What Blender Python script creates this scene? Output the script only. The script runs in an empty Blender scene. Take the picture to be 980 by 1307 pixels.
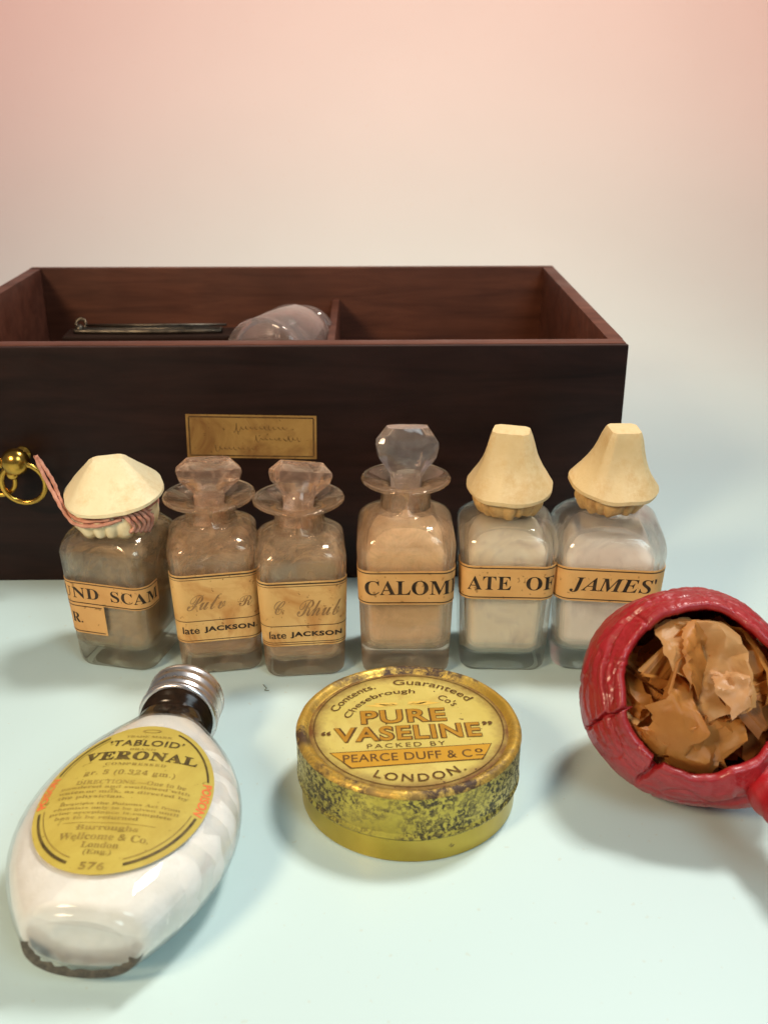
import bpy, bmesh, math, random
from mathutils import Vector, Matrix, noise, Euler
R = math.radians
PI = math.pi
CM = 0.01
sc = bpy.context.scene
col = sc.collection

# ---------------------------------------------------------------- camera
cd = bpy.data.cameras.new('camera')
cd.sensor_fit = 'VERTICAL'; cd.sensor_height = 36; cd.sensor_width = 27
cd.lens = 36.36
cd.clip_start = 0.01; cd.clip_end = 20
cam = bpy.data.objects.new('camera', cd)
cam.location = (0, 0, 0.20); cam.rotation_euler = (R(90 - 23.05), 0, 0)
cd.dof.use_dof = True; cd.dof.focus_distance = 0.345; cd.dof.aperture_fstop = 20
col.objects.link(cam); sc.camera = cam

# ---------------------------------------------------------------- light
w = bpy.data.worlds.new('World'); sc.world = w; w.use_nodes = True
bg = w.node_tree.nodes['Background']
bg.inputs[0].default_value = (0.90, 0.92, 1.0, 1); bg.inputs[1].default_value = 0.15

def area(name, loc, target, size, power, color, sy=None):
    l = bpy.data.lights.new(name, 'AREA'); l.energy = power; l.color = color
    l.size = size * CM
    if sy: l.shape = 'RECTANGLE'; l.size_y = sy * CM
    o = bpy.data.objects.new(name, l); col.objects.link(o)
    o.location = Vector(loc) * CM
    o.rotation_euler = (Vector(target) - Vector(loc)).to_track_quat('-Z', 'Y').to_euler()
    return o
area('ceiling_lamp', (32, 50, 95), (2, 26, 0), 18, 1.6, (1.0, 0.96, 0.90)).data.spread = R(80)
area('room_lamp', (-42, -20, 52), (-1, 34, 4), 15, 1.3, (1.0, 0.76, 0.50)).data.spread = R(95)
area('window_light', (42, -36, 66), (0, 22, 2), 34, 0.64, (0.70, 0.91, 1.0)).data.spread = R(80)
area('wall_fill', (5, 60, 35), (5, 112, 4), 60, 1.12, (1.0, 0.85, 0.70), 8).data.spread = R(140)  # added unseen fill that brightens the sweep behind the drawer in cream
area('pink_wall_fill', (0, 88, 50), (0, 110, 33), 150, 2.9, (1.0, 0.21, 0.13), 14)  # added unseen fill, there only to tint the upper sweep pink

sc.view_settings.view_transform = 'Standard'; sc.view_settings.look = 'None'
sc.view_settings.exposure = 0; sc.view_settings.gamma = 1
sc.render.engine = 'CYCLES'
sc.cycles.use_denoising = True
sc.cycles.max_bounces = 16; sc.cycles.transmission_bounces = 14; sc.cycles.transparent_max_bounces = 16
sc.cycles.glossy_bounces = 8; sc.cycles.diffuse_bounces = 4
sc.cycles.sample_clamp_indirect = 6; sc.cycles.blur_glossy = 0.5

# ---------------------------------------------------------------- materials
class NT:
    def __init__(s, name):
        s.m = bpy.data.materials.new(name); s.m.use_nodes = True
        s.t = s.m.node_tree; s.t.nodes.clear()
        s.out = s.n('ShaderNodeOutputMaterial'); s.tc = s.n('ShaderNodeTexCoord')
    def n(s, typ, **kw):
        x = s.t.nodes.new(typ)
        for k, v in kw.items(): setattr(x, k, v)
        return x
    def l(s, a, b): s.t.links.new(a, b)
    def noise(s, scale, detail=4, rough=0.55, dist=0, stretch=None):
        x = s.n('ShaderNodeTexNoise'); x.inputs['Scale'].default_value = scale
        x.inputs['Detail'].default_value = detail; x.inputs['Roughness'].default_value = rough
        x.inputs['Distortion'].default_value = dist
        if stretch:
            mp = s.n('ShaderNodeMapping'); mp.inputs['Scale'].default_value = stretch
            s.l(s.tc.outputs['Object'], mp.inputs[0]); s.l(mp.outputs[0], x.inputs['Vector'])
        else: s.l(s.tc.outputs['Object'], x.inputs['Vector'])
        return x.outputs['Fac']
    def ramp(s, fac, stops):
        x = s.n('ShaderNodeValToRGB'); e = x.color_ramp.elements
        while len(e) < len(stops): e.new(0.5)
        for el, (p, c) in zip(e, stops):
            el.position = p; el.color = (c[0], c[1], c[2], 1) if isinstance(c, tuple) else (c, c, c, 1)
        s.l(fac, x.inputs[0]); return x.outputs[0]
    def mix(s, fac, a, b):
        x = s.n('ShaderNodeMix', data_type='RGBA')
        if isinstance(fac, float): x.inputs[0].default_value = fac
        else: s.l(fac, x.inputs[0])
        for i, v in ((6, a), (7, b)):
            if isinstance(v, tuple): x.inputs[i].default_value = (*v, 1)
            else: s.l(v, x.inputs[i])
        return x.outputs[2]
    def math(s, op, a, b):
        x = s.n('ShaderNodeMath', operation=op)
        for i, v in ((0, a), (1, b)):
            if isinstance(v, (int, float)): x.inputs[i].default_value = v
            else: s.l(v, x.inputs[i])
        return x.outputs[0]
    def z(s):
        x = s.n('ShaderNodeSeparateXYZ'); s.l(s.tc.outputs['Object'], x.inputs[0]); return x.outputs
    def bump(s, h, strength, dist, prev=None):
        x = s.n('ShaderNodeBump'); x.inputs['Strength'].default_value = strength
        x.inputs['Distance'].default_value = dist * CM; s.l(h, x.inputs['Height'])
        if prev is not None: s.l(prev, x.inputs['Normal'])
        return x.outputs[0]
    def prin(s, color, rough=0.5, metal=0, normal=None, **kw):
        p = s.n('ShaderNodeBsdfPrincipled')
        def st(k, v):
            if isinstance(v, tuple): p.inputs[k].default_value = (*v, 1) if len(v) == 3 and k != 'Subsurface Radius' else v
            elif isinstance(v, (int, float)): p.inputs[k].default_value = v
            else: s.l(v, p.inputs[k])
        st('Base Color', color); st('Roughness', rough); st('Metallic', metal)
        if normal is not None: s.l(normal, p.inputs['Normal'])
        for k, v in kw.items(): st(k.replace('_', ' '), v)
        return p.outputs[0]
    def done(s, sh): s.l(sh, s.out.inputs[0]); return s.m
    def mixsh(s, fac, a, b):
        x = s.n('ShaderNodeMixShader')
        if isinstance(fac, float): x.inputs[0].default_value = fac
        else: s.l(fac, x.inputs[0])
        s.l(a, x.inputs[1]); s.l(b, x.inputs[2]); return x.outputs[0]

def m_paper_sweep():
    t = NT('mint_paper')
    c = t.ramp(t.noise(6, 3), [(0.3, (0.52, 0.665, 0.655)), (0.7, (0.545, 0.69, 0.68))])
    sp = t.ramp(t.noise(420, 2, 0.5), [(0.27, 0.0), (0.30, 1.0)])
    c = t.mix(sp, (0.52, 0.62, 0.58), c)
    b = t.bump(t.noise(900, 3), 0.10, 0.02)
    return t.done(t.prin(c, 0.42, 0, b))

def m_wood(name, dark, light, rough, scale=(6, 60, 60), coat=0.0, b=0.15, spec=0.3):
    t = NT(name)
    g = t.noise(2.2, 8, 0.65, 0.6, stretch=scale)
    c = t.ramp(g, [(0.3, dark), (0.7, light)])
    big = t.ramp(t.noise(12, 3), [(0.35, 0.0), (0.75, 1.0)])
    c = t.mix(t.math('MULTIPLY', big, 0.55), c, tuple(x * 0.5 for x in dark))
    pores = t.noise(9, 5, 0.7, 0, stretch=tuple(x * 2.5 for x in scale))
    rr = t.ramp(t.noise(30, 4), [(0.3, rough * 0.8), (0.7, min(1, rough * 1.3))])
    return t.done(t.prin(c, rr, 0, t.bump(pores, b, 0.03), Coat_Weight=coat, Coat_Roughness=0.3, Specular_IOR_Level=spec))

def m_glass(name, tint, thru=0.45, rough=0.03, film=0.0, filmc=(0.6, 0.5, 0.4), haze=0.0):
    t = NT(name)
    nb = t.bump(t.noise(55, 2), 0.25, 0.05)
    g = t.n('ShaderNodeBsdfGlass'); g.inputs['Color'].default_value = (*tint, 1)
    g.inputs['Roughness'].default_value = rough; g.inputs['IOR'].default_value = 1.47; t.l(nb, g.inputs['Normal'])
    tr = t.n('ShaderNodeBsdfTransparent'); tr.inputs[0].default_value = (*tint, 1)
    gl = t.n('ShaderNodeBsdfGlossy'); gl.inputs['Roughness'].default_value = rough + 0.03; t.l(nb, gl.inputs['Normal'])
    lw = t.n('ShaderNodeLayerWeight'); lw.inputs['Blend'].default_value = 0.5; t.l(nb, lw.inputs['Normal'])
    fr = t.math('ADD', t.math('MULTIPLY', t.math('POWER', lw.outputs['Facing'], 4.0), 0.75), 0.035)
    thin = t.mixsh(fr, tr.outputs[0], gl.outputs[0])
    sh = t.mixsh(thru, g.outputs[0], thin)
    if film > 0:
        d = t.prin(filmc, 0.6, 0)
        f = t.ramp(t.noise(110, 6, 0.75, 0.8), [(0.46, 0.0), (0.72, film * 2.4)])
        f2 = t.math('ADD', f, film * 0.12)
        sh = t.mixsh(f2, sh, d)
    if haze > 0: sh = t.mixsh(haze, sh, t.prin(filmc, 0.5, 0))
    return t.done(sh)

def m_powder(name, c1, c2, scale=90, dirt=None, alpha=None, rough=0.9, bump=0.5):
    t = NT(name)
    n = t.noise(scale, 5, 0.6, 0.4)
    c = t.ramp(n, [(0.3, c1), (0.7, c2)])
    if dirt:
        dz = t.ramp(t.noise(70, 5, 0.7, 1.0), [(0.5, 0.0), (0.68, 1.0)])
        c = t.mix(t.math('MULTIPLY', dz, 0.8), c, dirt)
    p = t.prin(c, rough, 0, t.bump(t.noise(scale * 3, 4), bump, 0.05))
    if alpha is not None:
        tr = t.n('ShaderNodeBsdfTransparent')
        a = t.ramp(t.noise(75, 6, 0.7, 1.0), [(0.38, alpha[0]), (0.62, alpha[1])])
        p = t.mixsh(a, tr.outputs[0], p)
    return t.done(p)

def m_label(name, c1, c2, stain, amt=0.6):
    t = NT(name)
    c = t.ramp(t.noise(45, 5, 0.6), [(0.3, c1), (0.7, c2)])
    s = t.ramp(t.noise(42, 5, 0.65, 0.9), [(0.44, 0.0), (0.66, 1.0)])
    c = t.mix(t.math('MULTIPLY', s, amt), c, stain)
    fl = t.ramp(t.noise(500, 2), [(0.66, 0.0), (0.72, 0.6)])
    c = t.mix(fl, c, tuple(x * 0.45 for x in stain))
    return t.done(t.prin(c, 0.55, 0, t.bump(t.noise(600, 3), 0.15, 0.01), Specular_IOR_Level=0.2))

def m_ink(name, c, fade=0.0, paper=(0.6, 0.4, 0.2), rough=0.5, sc_=260):
    t = NT(name)
    if fade > 0:
        f = t.ramp(t.noise(sc_, 4, 0.7), [(0.35, 0.0), (0.7, fade)])
        cc = t.mix(f, c, paper)
    else: cc = c
    return t.done(t.prin(cc, rough, Specular_IOR_Level=0.2))

def m_leather(name, c1, c2, stain):
    t = NT(name)
    c = t.ramp(t.noise(70, 6, 0.6), [(0.3, c1), (0.7, c2)])
    s = t.ramp(t.noise(75, 6, 0.75, 0.15), [(0.47, 0.0), (0.70, 1.0)])
    c = t.mix(t.math('MULTIPLY', s, 0.85), c, stain)
    sc2 = t.ramp(t.noise(60, 6, 0.75, 0, stretch=(1, 1, 9)), [(0.62, 0.0), (0.7, 1.0)])
    c = t.mix(t.math('MULTIPLY', sc2, 0.15), c, tuple(x * 0.6 for x in stain))
    b = t.bump(t.noise(150, 6, 0.7), 0.5, 0.05)
    b = t.bump(t.noise(600, 3), 0.2, 0.012, b)
    return t.done(t.prin(c, 0.55, 0, b))

def m_red():
    t = NT('red_leather')
    c = t.ramp(t.noise(40, 5, 0.6), [(0.3, (0.22, 0.004, 0.006)), (0.7, (0.38, 0.008, 0.012))])
    v = t.ramp(t.noise(70, 6, 0.7, 0.6), [(0.55, 0.0), (0.8, 1.0)])
    c = t.mix(t.math('MULTIPLY', v, 0.25), c, (0.40, 0.05, 0.06))
    b = t.bump(t.noise(60, 5, 0.65, 2.2), 0.75, 0.10)
    b = t.bump(t.noise(130, 5, 0.7, 3.0), 0.5, 0.03, b)
    b = t.bump(t.noise(500, 4, 0.6), 0.2, 0.012, b)
    rr = t.ramp(t.noise(90, 4), [(0.3, 0.34), (0.7, 0.55)])
    return t.done(t.prin(c, rr, 0, b, Coat_Weight=0.35, Coat_Roughness=0.2))

def m_tissue(name, c1, c2, tl=0.35):
    t = NT(name)
    c = t.ramp(t.noise(60, 5, 0.6), [(0.3, c1), (0.7, c2)])
    b = t.bump(t.noise(110, 5, 0.65, 1.5), 0.6, 0.05)
    p = t.prin(c, 0.42, 0, b)
    ts = t.n('ShaderNodeBsdfTranslucent'); t.l(c, ts.inputs[0])
    return t.done(t.mixsh(tl, p, ts.outputs[0]))

def m_metal(name, c, rough, c2=None, bumpn=0.1, sc_=80):
    t = NT(name)
    cc = t.ramp(t.noise(sc_, 5, 0.65), [(0.35, c), (0.68, c2 or c)])
    rr = t.ramp(t.noise(sc_ * 2, 4), [(0.3, rough * 0.7), (0.7, min(1, rough * 1.4))])
    return t.done(t.prin(cc, rr, 1.0, t.bump(t.noise(sc_ * 4, 3), bumpn, 0.02)))

def m_tin(kind):
    t = NT('tin_' + kind)
    o = t.z()
    gold1, gold2 = ((0.44, 0.33, 0.045), (0.62, 0.48, 0.09)) if kind != 'rim' else ((0.66, 0.38, 0.05), (0.84, 0.58, 0.12))
    c = t.ramp(t.noise(50, 4), [(0.3, gold1), (0.7, gold2)])
    rust = (0.05, 0.022, 0.008)
    met = 0.75; rough = 0.3
    if kind == 'side':
        gr = (0.045, 0.032, 0.010)
        m = t.ramp(t.noise(780, 5, 0.75, 0.2), [(0.46, 0.0), (0.53, 1.0)])
        patch = t.ramp(t.noise(60, 6, 0.7, 0.4), [(0.38, 0.08), (0.54, 1.0)])
        low = t.ramp(t.math('MULTIPLY', o[2], 100.0), [(0.0, 1.0), (1.0, 0.0)])
        f = t.math('MULTIPLY', m, patch)
    elif kind == 'base':
        gr = rust
        m = t.ramp(t.noise(170, 6, 0.8), [(0.62, 0.0), (0.68, 1.0)]); f = m
        c = t.mix(t.ramp(t.noise(28, 4, 0.6), [(0.4, 0.0), (0.7, 0.6)]), c, (0.36, 0.22, 0.04))
    else:
        gr = rust
        m = t.ramp(t.noise(150, 6, 0.8, 0.3), [(0.37, 0.0), (0.55, 1.0)])
        patch = t.ramp(t.noise(45, 3), [(0.30, 0.15), (0.55, 1.0)])
        f = t.math('MULTIPLY', m, patch)
    c = t.mix(f, c, gr)
    inv = t.math('SUBTRACT', 1.0, f)
    b = t.bump(inv, 0.35, 0.02); b = t.bump(t.noise(90, 4), 0.1, 0.04, b)
    return t.done(t.prin(c, t.math('ADD', t.math('MULTIPLY', f, 0.35), rough), t.math('MULTIPLY', inv, met), b))

def m_tinface():
    t = NT('tin_face_enamel')
    c = t.ramp(t.noise(60, 5), [(0.3, (0.56, 0.44, 0.10)), (0.7, (0.67, 0.55, 0.16))])
    s = t.ramp(t.noise(75, 5, 0.7, 0.7), [(0.52, 0.0), (0.74, 1.0)])
    c = t.mix(t.math('MULTIPLY', s, 0.45), c, (0.40, 0.20, 0.04))
    o = t.z()
    rad = t.math('SQRT', t.math('ADD', t.math('MULTIPLY', o[0], o[0]), t.math('MULTIPLY', o[1], o[1])), 0)
    rr = t.math('ADD', t.math('MULTIPLY', rad, 100.0), t.math('MULTIPLY', t.noise(120, 5, 0.7), 0.9))
    e = t.ramp(t.math('MULTIPLY', rr, 0.25), [(0.70, 0.0), (0.84, 1.0)])
    c = t.mix(e, c, (0.16, 0.065, 0.015))
    sp = t.ramp(t.noise(420, 3, 0.6), [(0.69, 0.0), (0.72, 1.0)])
    c = t.mix(sp, c, (0.06, 0.02, 0.01))
    return t.done(t.prin(c, 0.34, 0.15, t.bump(t.noise(70, 4), 0.12, 0.04), Coat_Weight=0.2))

M = {}
M['sweep'] = m_paper_sweep()
M['wood_dark'] = m_wood('dark_mahogany', (0.010, 0.0045, 0.0035), (0.030, 0.012, 0.009), 0.42, coat=0.0, b=0.12, spec=0.16)
M['wood_red'] = m_wood('red_mahogany', (0.075, 0.022, 0.012), (0.18, 0.060, 0.034), 0.48)
M['wood_in'] = m_wood('inner_mahogany', (0.06, 0.016, 0.007), (0.16, 0.05, 0.024), 0.55)
M['glass'] = m_glass('clear_glass', (0.995, 0.99, 0.975), 0.50, 0.01)
M['glass_pink'] = m_glass('pink_dusty_glass', (0.985, 0.93, 0.85), 0.40, 0.015, 0.08, (0.80, 0.52, 0.32), 0.02)
M['flask_glass'] = m_glass('flask_glass', (0.995, 0.995, 0.99), 0.85, 0.02)
M['glass_dirty'] = m_glass('dusty_glass', (0.98, 0.945, 0.88), 0.45, 0.02, 0.10, (0.42, 0.32, 0.20))
M['stopper'] = m_glass('stopper_glass', (0.985, 0.92, 0.87), 0.25, 0.02, 0.20, (0.82, 0.50, 0.32), 0.07)
M['stopper_clear'] = m_glass('clear_stopper_glass', (0.99, 0.97, 0.97), 0.25, 0.01, 0.05, (0.92, 0.72, 0.60), 0.05)
M['leather1'] = m_leather('cream_leather', (0.72, 0.59, 0.34), (0.82, 0.71, 0.46), (0.62, 0.44, 0.20))
M['leather2'] = m_leather('tan_leather', (0.66, 0.48, 0.23), (0.75, 0.58, 0.32), (0.58, 0.34, 0.11))
M['leather3'] = m_leather('stained_tan_leather', (0.50, 0.30, 0.10), (0.66, 0.44, 0.18), (0.22, 0.09, 0.02))
M['ink'] = m_ink('black_ink', (0.014, 0.010, 0.008), 0.25, (0.25, 0.15, 0.07))
M['string'] = m_powder('pink_string', (0.44, 0.17, 0.11), (0.66, 0.33, 0.23), 300)
M['brass'] = m_metal('old_brass', (0.70, 0.40, 0.07), 0.22, (0.42, 0.24, 0.05))
M['steel'] = m_metal('dull_steel', (0.20, 0.17, 0.13), 0.42, (0.06, 0.05, 0.04))
M['alu'] = m_metal('aluminium', (0.78, 0.74, 0.72), 0.28, (0.60, 0.55, 0.52), 0.05, 60)
M['red'] = m_red()

# ---------------------------------------------------------------- geometry helpers
def mesh_obj(name, verts, faces, mat, parent=None, smooth=True, loc=(0, 0, 0), rot=(0, 0, 0)):
    me = bpy.data.meshes.new(name)
    me.from_pydata([(v[0] * CM, v[1] * CM, v[2] * CM) for v in verts], [], faces)
    if mat: me.materials.append(mat)
    for p in me.polygons: p.use_smooth = smooth
    me.update()
    o = bpy.data.objects.new(name, me); col.objects.link(o)
    o.parent = parent
    o.location = Vector(loc) * CM; o.rotation_euler = rot
    return o

def fix(o, angle=None):
    bm = bmesh.new(); bm.from_mesh(o.data)
    bmesh.ops.recalc_face_normals(bm, faces=bm.faces)
    if angle is not None:
        for f in bm.faces: f.smooth = True
        for e in bm.edges:
            if len(e.link_faces) == 2 and e.calc_face_angle(0) > R(angle): e.smooth = False
    bm.to_mesh(o.data); bm.free(); return o

def sharp(o, angle):
    bm = bmesh.new(); bm.from_mesh(o.data)
    for e in bm.edges:
        if len(e.link_faces) == 2 and e.calc_face_angle(0) > R(angle): e.smooth = False
    bm.to_mesh(o.data); bm.free(); return o

def empty(name, label, cat, loc, rot=(0, 0, 0), group=None, kind=None):
    o = bpy.data.objects.new(name, None); o.empty_display_size = 0.01
    o.location = Vector(loc) * CM; o.rotation_euler = rot; col.objects.link(o)
    o['label'] = label; o['category'] = cat
    if group: o['group'] = group
    return o

def loft(rings, close0=True, close1=True, loop=False):
    n = len(rings[0]); V = [v for r in rings for v in r]; Fc = []
    for i in range(len(rings) - 1 + (1 if loop else 0)):
        a = i * n; b = ((i + 1) % len(rings)) * n
        for j in range(n):
            k = (j + 1) % n
            Fc.append((a + j, a + k, b + k, b + j))
    if close0: Fc.append(tuple(range(n))[::-1])
    if close1: Fc.append(tuple(range((len(rings) - 1) * n, len(rings) * n)))
    return V, Fc

def circ(r, z, n=64, ry=None):
    ry = r if ry is None else ry
    return [(r * math.cos(2 * PI * i / n), ry * math.sin(2 * PI * i / n), z) for i in range(n)]

def rsq(h, r, z, hy=None, k=8):
    hy = h if hy is None else hy
    r = min(r, h, hy); out = []
    for q, (sx, sy) in enumerate(((1, 1), (-1, 1), (-1, -1), (1, -1))):
        for i in range(k + 1):
            a = PI / 2 * (q + i / k)
            out.append((sx * (h - r) + r * math.cos(a), sy * (hy - r) + r * math.sin(a), z))
    return out

def box(x0, x1, y0, y1, z0, z1, b=0.03):
    bm = bmesh.new(); bmesh.ops.create_cube(bm, size=1)
    for v in bm.verts:
        v.co = ((x0 + x1) / 2 + v.co.x * (x1 - x0), (y0 + y1) / 2 + v.co.y * (y1 - y0), (z0 + z1) / 2 + v.co.z * (z1 - z0))
    if b: bmesh.ops.bevel(bm, geom=bm.edges[:], offset=b, segments=2, profile=0.6, affect='EDGES')
    V = [tuple(v.co) for v in bm.verts]; bm.verts.index_update()
    Fc = [tuple(v.index for v in f.verts) for f in bm.faces]; bm.free()
    return V, Fc

def tube(path, rad, n=10, closed=False, twist=0.0):
    P = [Vector(p) for p in path]; m = len(P); rings = []
    rad = rad if isinstance(rad, (list, tuple)) else [rad] * m
    up = Vector((0, 0, 1)); prevx = None
    for i in range(m):
        d = (P[(i + 1) % m] - P[i - 1]) if closed else (P[min(i + 1, m - 1)] - P[max(i - 1, 0)])
        d.normalize()
        if prevx is None:
            x = d.cross(up)
            if x.length < 1e-3: x = d.cross(Vector((1, 0, 0)))
        else: x = prevx - d * prevx.dot(d)
        x.normalize(); prevx = x; y = d.cross(x)
        rings.append([tuple(P[i] + (x * math.cos(2 * PI * j / n + twist * i) + y * math.sin(2 * PI * j / n + twist * i)) * rad[i]
                            * (1 + (0.16 * math.cos(6 * PI * j / n) if twist else 0))) for j in range(n)])
    return loft(rings, not closed, not closed, closed)

def spline(pts, k=8):
    P = [Vector(p) for p in pts]; out = []
    for i in range(len(P) - 1):
        p0 = P[max(i - 1, 0)]; p1 = P[i]; p2 = P[i + 1]; p3 = P[min(i + 2, len(P) - 1)]
        for j in range(k):
            t = j / k
            out.append(0.5 * ((2 * p1) + (-p0 + p2) * t + (2 * p0 - 5 * p1 + 4 * p2 - p3) * t * t + (-p0 + 3 * p1 - 3 * p2 + p3) * t ** 3))
    out.append(P[-1]); return out

def join(parts):
    V = []; Fc = []
    for v, f in parts:
        n = len(V); V += list(v); Fc += [tuple(i + n for i in x) for x in f]
    return V, Fc

def nz(x, y, z, s=1.0): return noise.noise(Vector((x * s, y * s, z * s)))

# text: flat glyph outlines, fitted into a box
def style(s, k):
    up, lo, dg = {'serif': (0x1D400, 0x1D41A, 0x1D7CE), 'italic': (0x1D468, 0x1D482, None), 'script': (0x1D4D0, 0x1D4EA, None)}.get(k, (None, None, None))
    if up is None: return s
    r = ''
    for c in s:
        if c.isascii() and c.isupper(): r += chr(up + ord(c) - 65)
        elif c.isascii() and c.islower(): r += chr(lo + ord(c) - 97)
        elif c.isdigit() and dg: r += chr(dg + ord(c) - 48)
        else: r += c
    return r

def text(s, kind, x0, x1, y0, y1, bold=0.0, space=1.0, cutx=0.0, cuty=0.0, shear=0.0):
    c = bpy.data.curves.new('glyphs', 'FONT'); c.body = style(s, kind); c.size = 1; c.resolution_u = 4
    c.offset = bold; c.space_character = space; c.shear = shear
    o = bpy.data.objects.new('glyphs', c); col.objects.link(o)
    dg = bpy.context.evaluated_depsgraph_get(); me = bpy.data.meshes.new_from_object(o.evaluated_get(dg))
    col.objects.unlink(o); bpy.data.objects.remove(o); bpy.data.curves.remove(c)
    bm = bmesh.new(); bm.from_mesh(me); bpy.data.meshes.remove(me)
    xs = [v.co.x for v in bm.verts]; ys = [v.co.y for v in bm.verts]
    a, b, e, f = min(xs), max(xs), min(ys), max(ys)
    for v in bm.verts:
        v.co.x = x0 + (v.co.x - a) / (b - a) * (x1 - x0); v.co.y = y0 + (v.co.y - e) / (f - e) * (y1 - y0); v.co.z = 0
    def cut(ax, lo, hi, step):
        k = lo + step
        while k < hi:
            bmesh.ops.bisect_plane(bm, geom=bm.verts[:] + bm.edges[:] + bm.faces[:], plane_co=(k, k, 0), plane_no=ax); k += step
    if cutx: cut((1, 0, 0), x0, x1, cutx)
    if cuty: cut((0, 1, 0), y0, y1, cuty)
    bm.verts.index_update()
    V = [tuple(v.co) for v in bm.verts]; Fc = [tuple(v.index for v in q.verts) for q in bm.faces]; bm.free()
    # face upwards
    out = []
    for q in Fc:
        ar = sum(V[q[i]][0] * V[q[(i + 1) % len(q)]][1] - V[q[(i + 1) % len(q)]][0] * V[q[i]][1] for i in range(len(q)))
        out.append(q if ar > 0 else q[::-1])
    return V, out

def grid2(x0, x1, y0, y1, nx, ny):
    V = [(x0 + (x1 - x0) * i / nx, y0 + (y1 - y0) * j / ny, 0) for j in range(ny + 1) for i in range(nx + 1)]
    F = [(j * (nx + 1) + i, j * (nx + 1) + i + 1, (j + 1) * (nx + 1) + i + 1, (j + 1) * (nx + 1) + i) for j in range(ny) for i in range(nx)]
    return V, F

def mapped(vf, fn): return [fn(*v) for v in vf[0]], vf[1]
def rot2(a, cx=0, cy=0):
    c, s = math.cos(a), math.sin(a)
    return lambda x, y, z: (cx + x * c - y * s, cy + x * s + y * c, z)

# ---------------------------------------------------------------- the paper sweep
prof = [(-60, 0), (20, 0), (72, 0)]
for i in range(1, 25):
    a = PI / 2 * i / 24; prof.append((72 + 38 * math.sin(a), 38 - 38 * math.cos(a)))
prof.append((110, 130))
V = []; Fc = []
for y, z in prof:
    for i in range(9): V.append((-130 + 260 * i / 8, y, z))
for j in range(len(prof) - 1):
    for i in range(8): Fc.append((j * 9 + i, j * 9 + i + 1, (j + 1) * 9 + i + 1, (j + 1) * 9 + i))
o = mesh_obj('backdrop', V, Fc, M['sweep']); o['kind'] = 'structure'

# ---------------------------------------------------------------- the wooden drawer
DX0, DX1, DY0, DY1, DH = -28.6, 0.0, 0.0, 18.0, 10.14
dr = empty('wooden_drawer', 'dark mahogany drawer with reddish open top and brass ring handle standing behind the bottles', 'drawer', (9.62, 39.97, 0), (0, 0, R(1.0)))
def dpart(name, b, mat, bev=0.04, label=None):
    o = fix(mesh_obj(name, *box(*b, bev), mat, dr), 30)
    if label: o['label'] = label
    return o
dpart('front_panel', (DX0, DX1, DY0, 0.30, 0, DH - 0.02), M['wood_dark'], 0.05, 'nearly black polished front panel')
dpart('front_lining', (DX0 + 0.02, DX1 - 0.03, 0.304, 1.0, 0.1, DH), M['wood_red'], 0.04)
dpart('side_panel', (DX1 - 0.62, DX1, 1.004, DY1 - 0.55, 0, DH), M['wood_red'])
dpart('side_panel', (DX0, DX0 + 0.62, 1.004, DY1 - 0.55, 0, DH), M['wood_red'])
dpart('back_panel', (DX0, DX1, DY1 - 0.546, DY1, 0, DH + 0.01), M['wood_in'])
dpart('inner_floor', (DX0 + 0.624, DX1 - 0.624, 1.004, DY1 - 0.55, 5.3, 5.8), M['wood_in'])
dpart('divider', (-12.15, -11.78, 1.01, DY1 - 0.552, 5.804, 8.45), M['wood_red'], 0.06)
# paper label on the front
pl = fix(mesh_obj('paper_label', *box(-2.62, 2.62, -0.012, 0, -0.92, 0.92, 0.0), m_label('brown_card', (0.30, 0.165, 0.045), (0.40, 0.235, 0.07), (0.15, 0.055, 0.015), 0.8), dr, False,
                  (-14.97, -0.012, 6.42), (0, R(1.2), 0)))
pl['label'] = 'brown paper label with a printed border and faded handwriting'
def onfront(d): return lambda x, y, z: (x, d, y)
bd = []
for a, b, t in (((-2.5, 0.82), (2.5, 0.82), 0.03), ((-2.5, -0.82), (2.5, -0.82), 0.03)):
    bd.append(grid2(a[0], b[0], a[1] - t, a[1] + t, 1, 1))
for x in (-2.5, 2.5): bd.append(grid2(x - 0.03, x + 0.03, -0.79, 0.79, 1, 1))
mesh_obj('label_border', *mapped(join(bd), onfront(-0.018)), m_ink('border_ink', (0.06, 0.03, 0.012), 0.5, (0.25, 0.13, 0.04)), pl)
def scrawl(x0, x1, y, h, seed):      # a faded line of illegible handwriting
    n = int((x1 - x0) / 0.018); P = []
    for i in range(n + 1):
        x = x0 + (x1 - x0) * i / n; a = 0.35 + 0.65 * abs(nz(x * 2.3, seed, 0)) * 2
        if i < n * 0.12: a = 1.5
        P.append((x + 0.035 * math.cos(x * 34 + seed), y + h * 0.5 * a * math.sin(x * 34 + seed + 2 * nz(x * 3, seed, 4))))
    V = []
    for i, (x, yy) in enumerate(P):
        w_ = 0.010 + 0.008 * abs(math.sin(i * 0.7)); V += [(x - w_, yy - w_, 0), (x + w_, yy + w_, 0)]
    return V, [(2 * i, 2 * i + 2, 2 * i + 3, 2 * i + 1) for i in range(n)]
mesh_obj('handwriting', *mapped(join([scrawl(-0.7, 1.4, 0.38, 0.26, 3.0), scrawl(0.1, 1.95, -0.08, 0.20, 8.0), scrawl(-1.5, 0.1, -0.5, 0.20, 14.0)]), onfront(-0.018)),
         m_ink('faded_ink', (0.12, 0.06, 0.02), 0.8, (0.28, 0.15, 0.045), sc_=150), pl)
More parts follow.
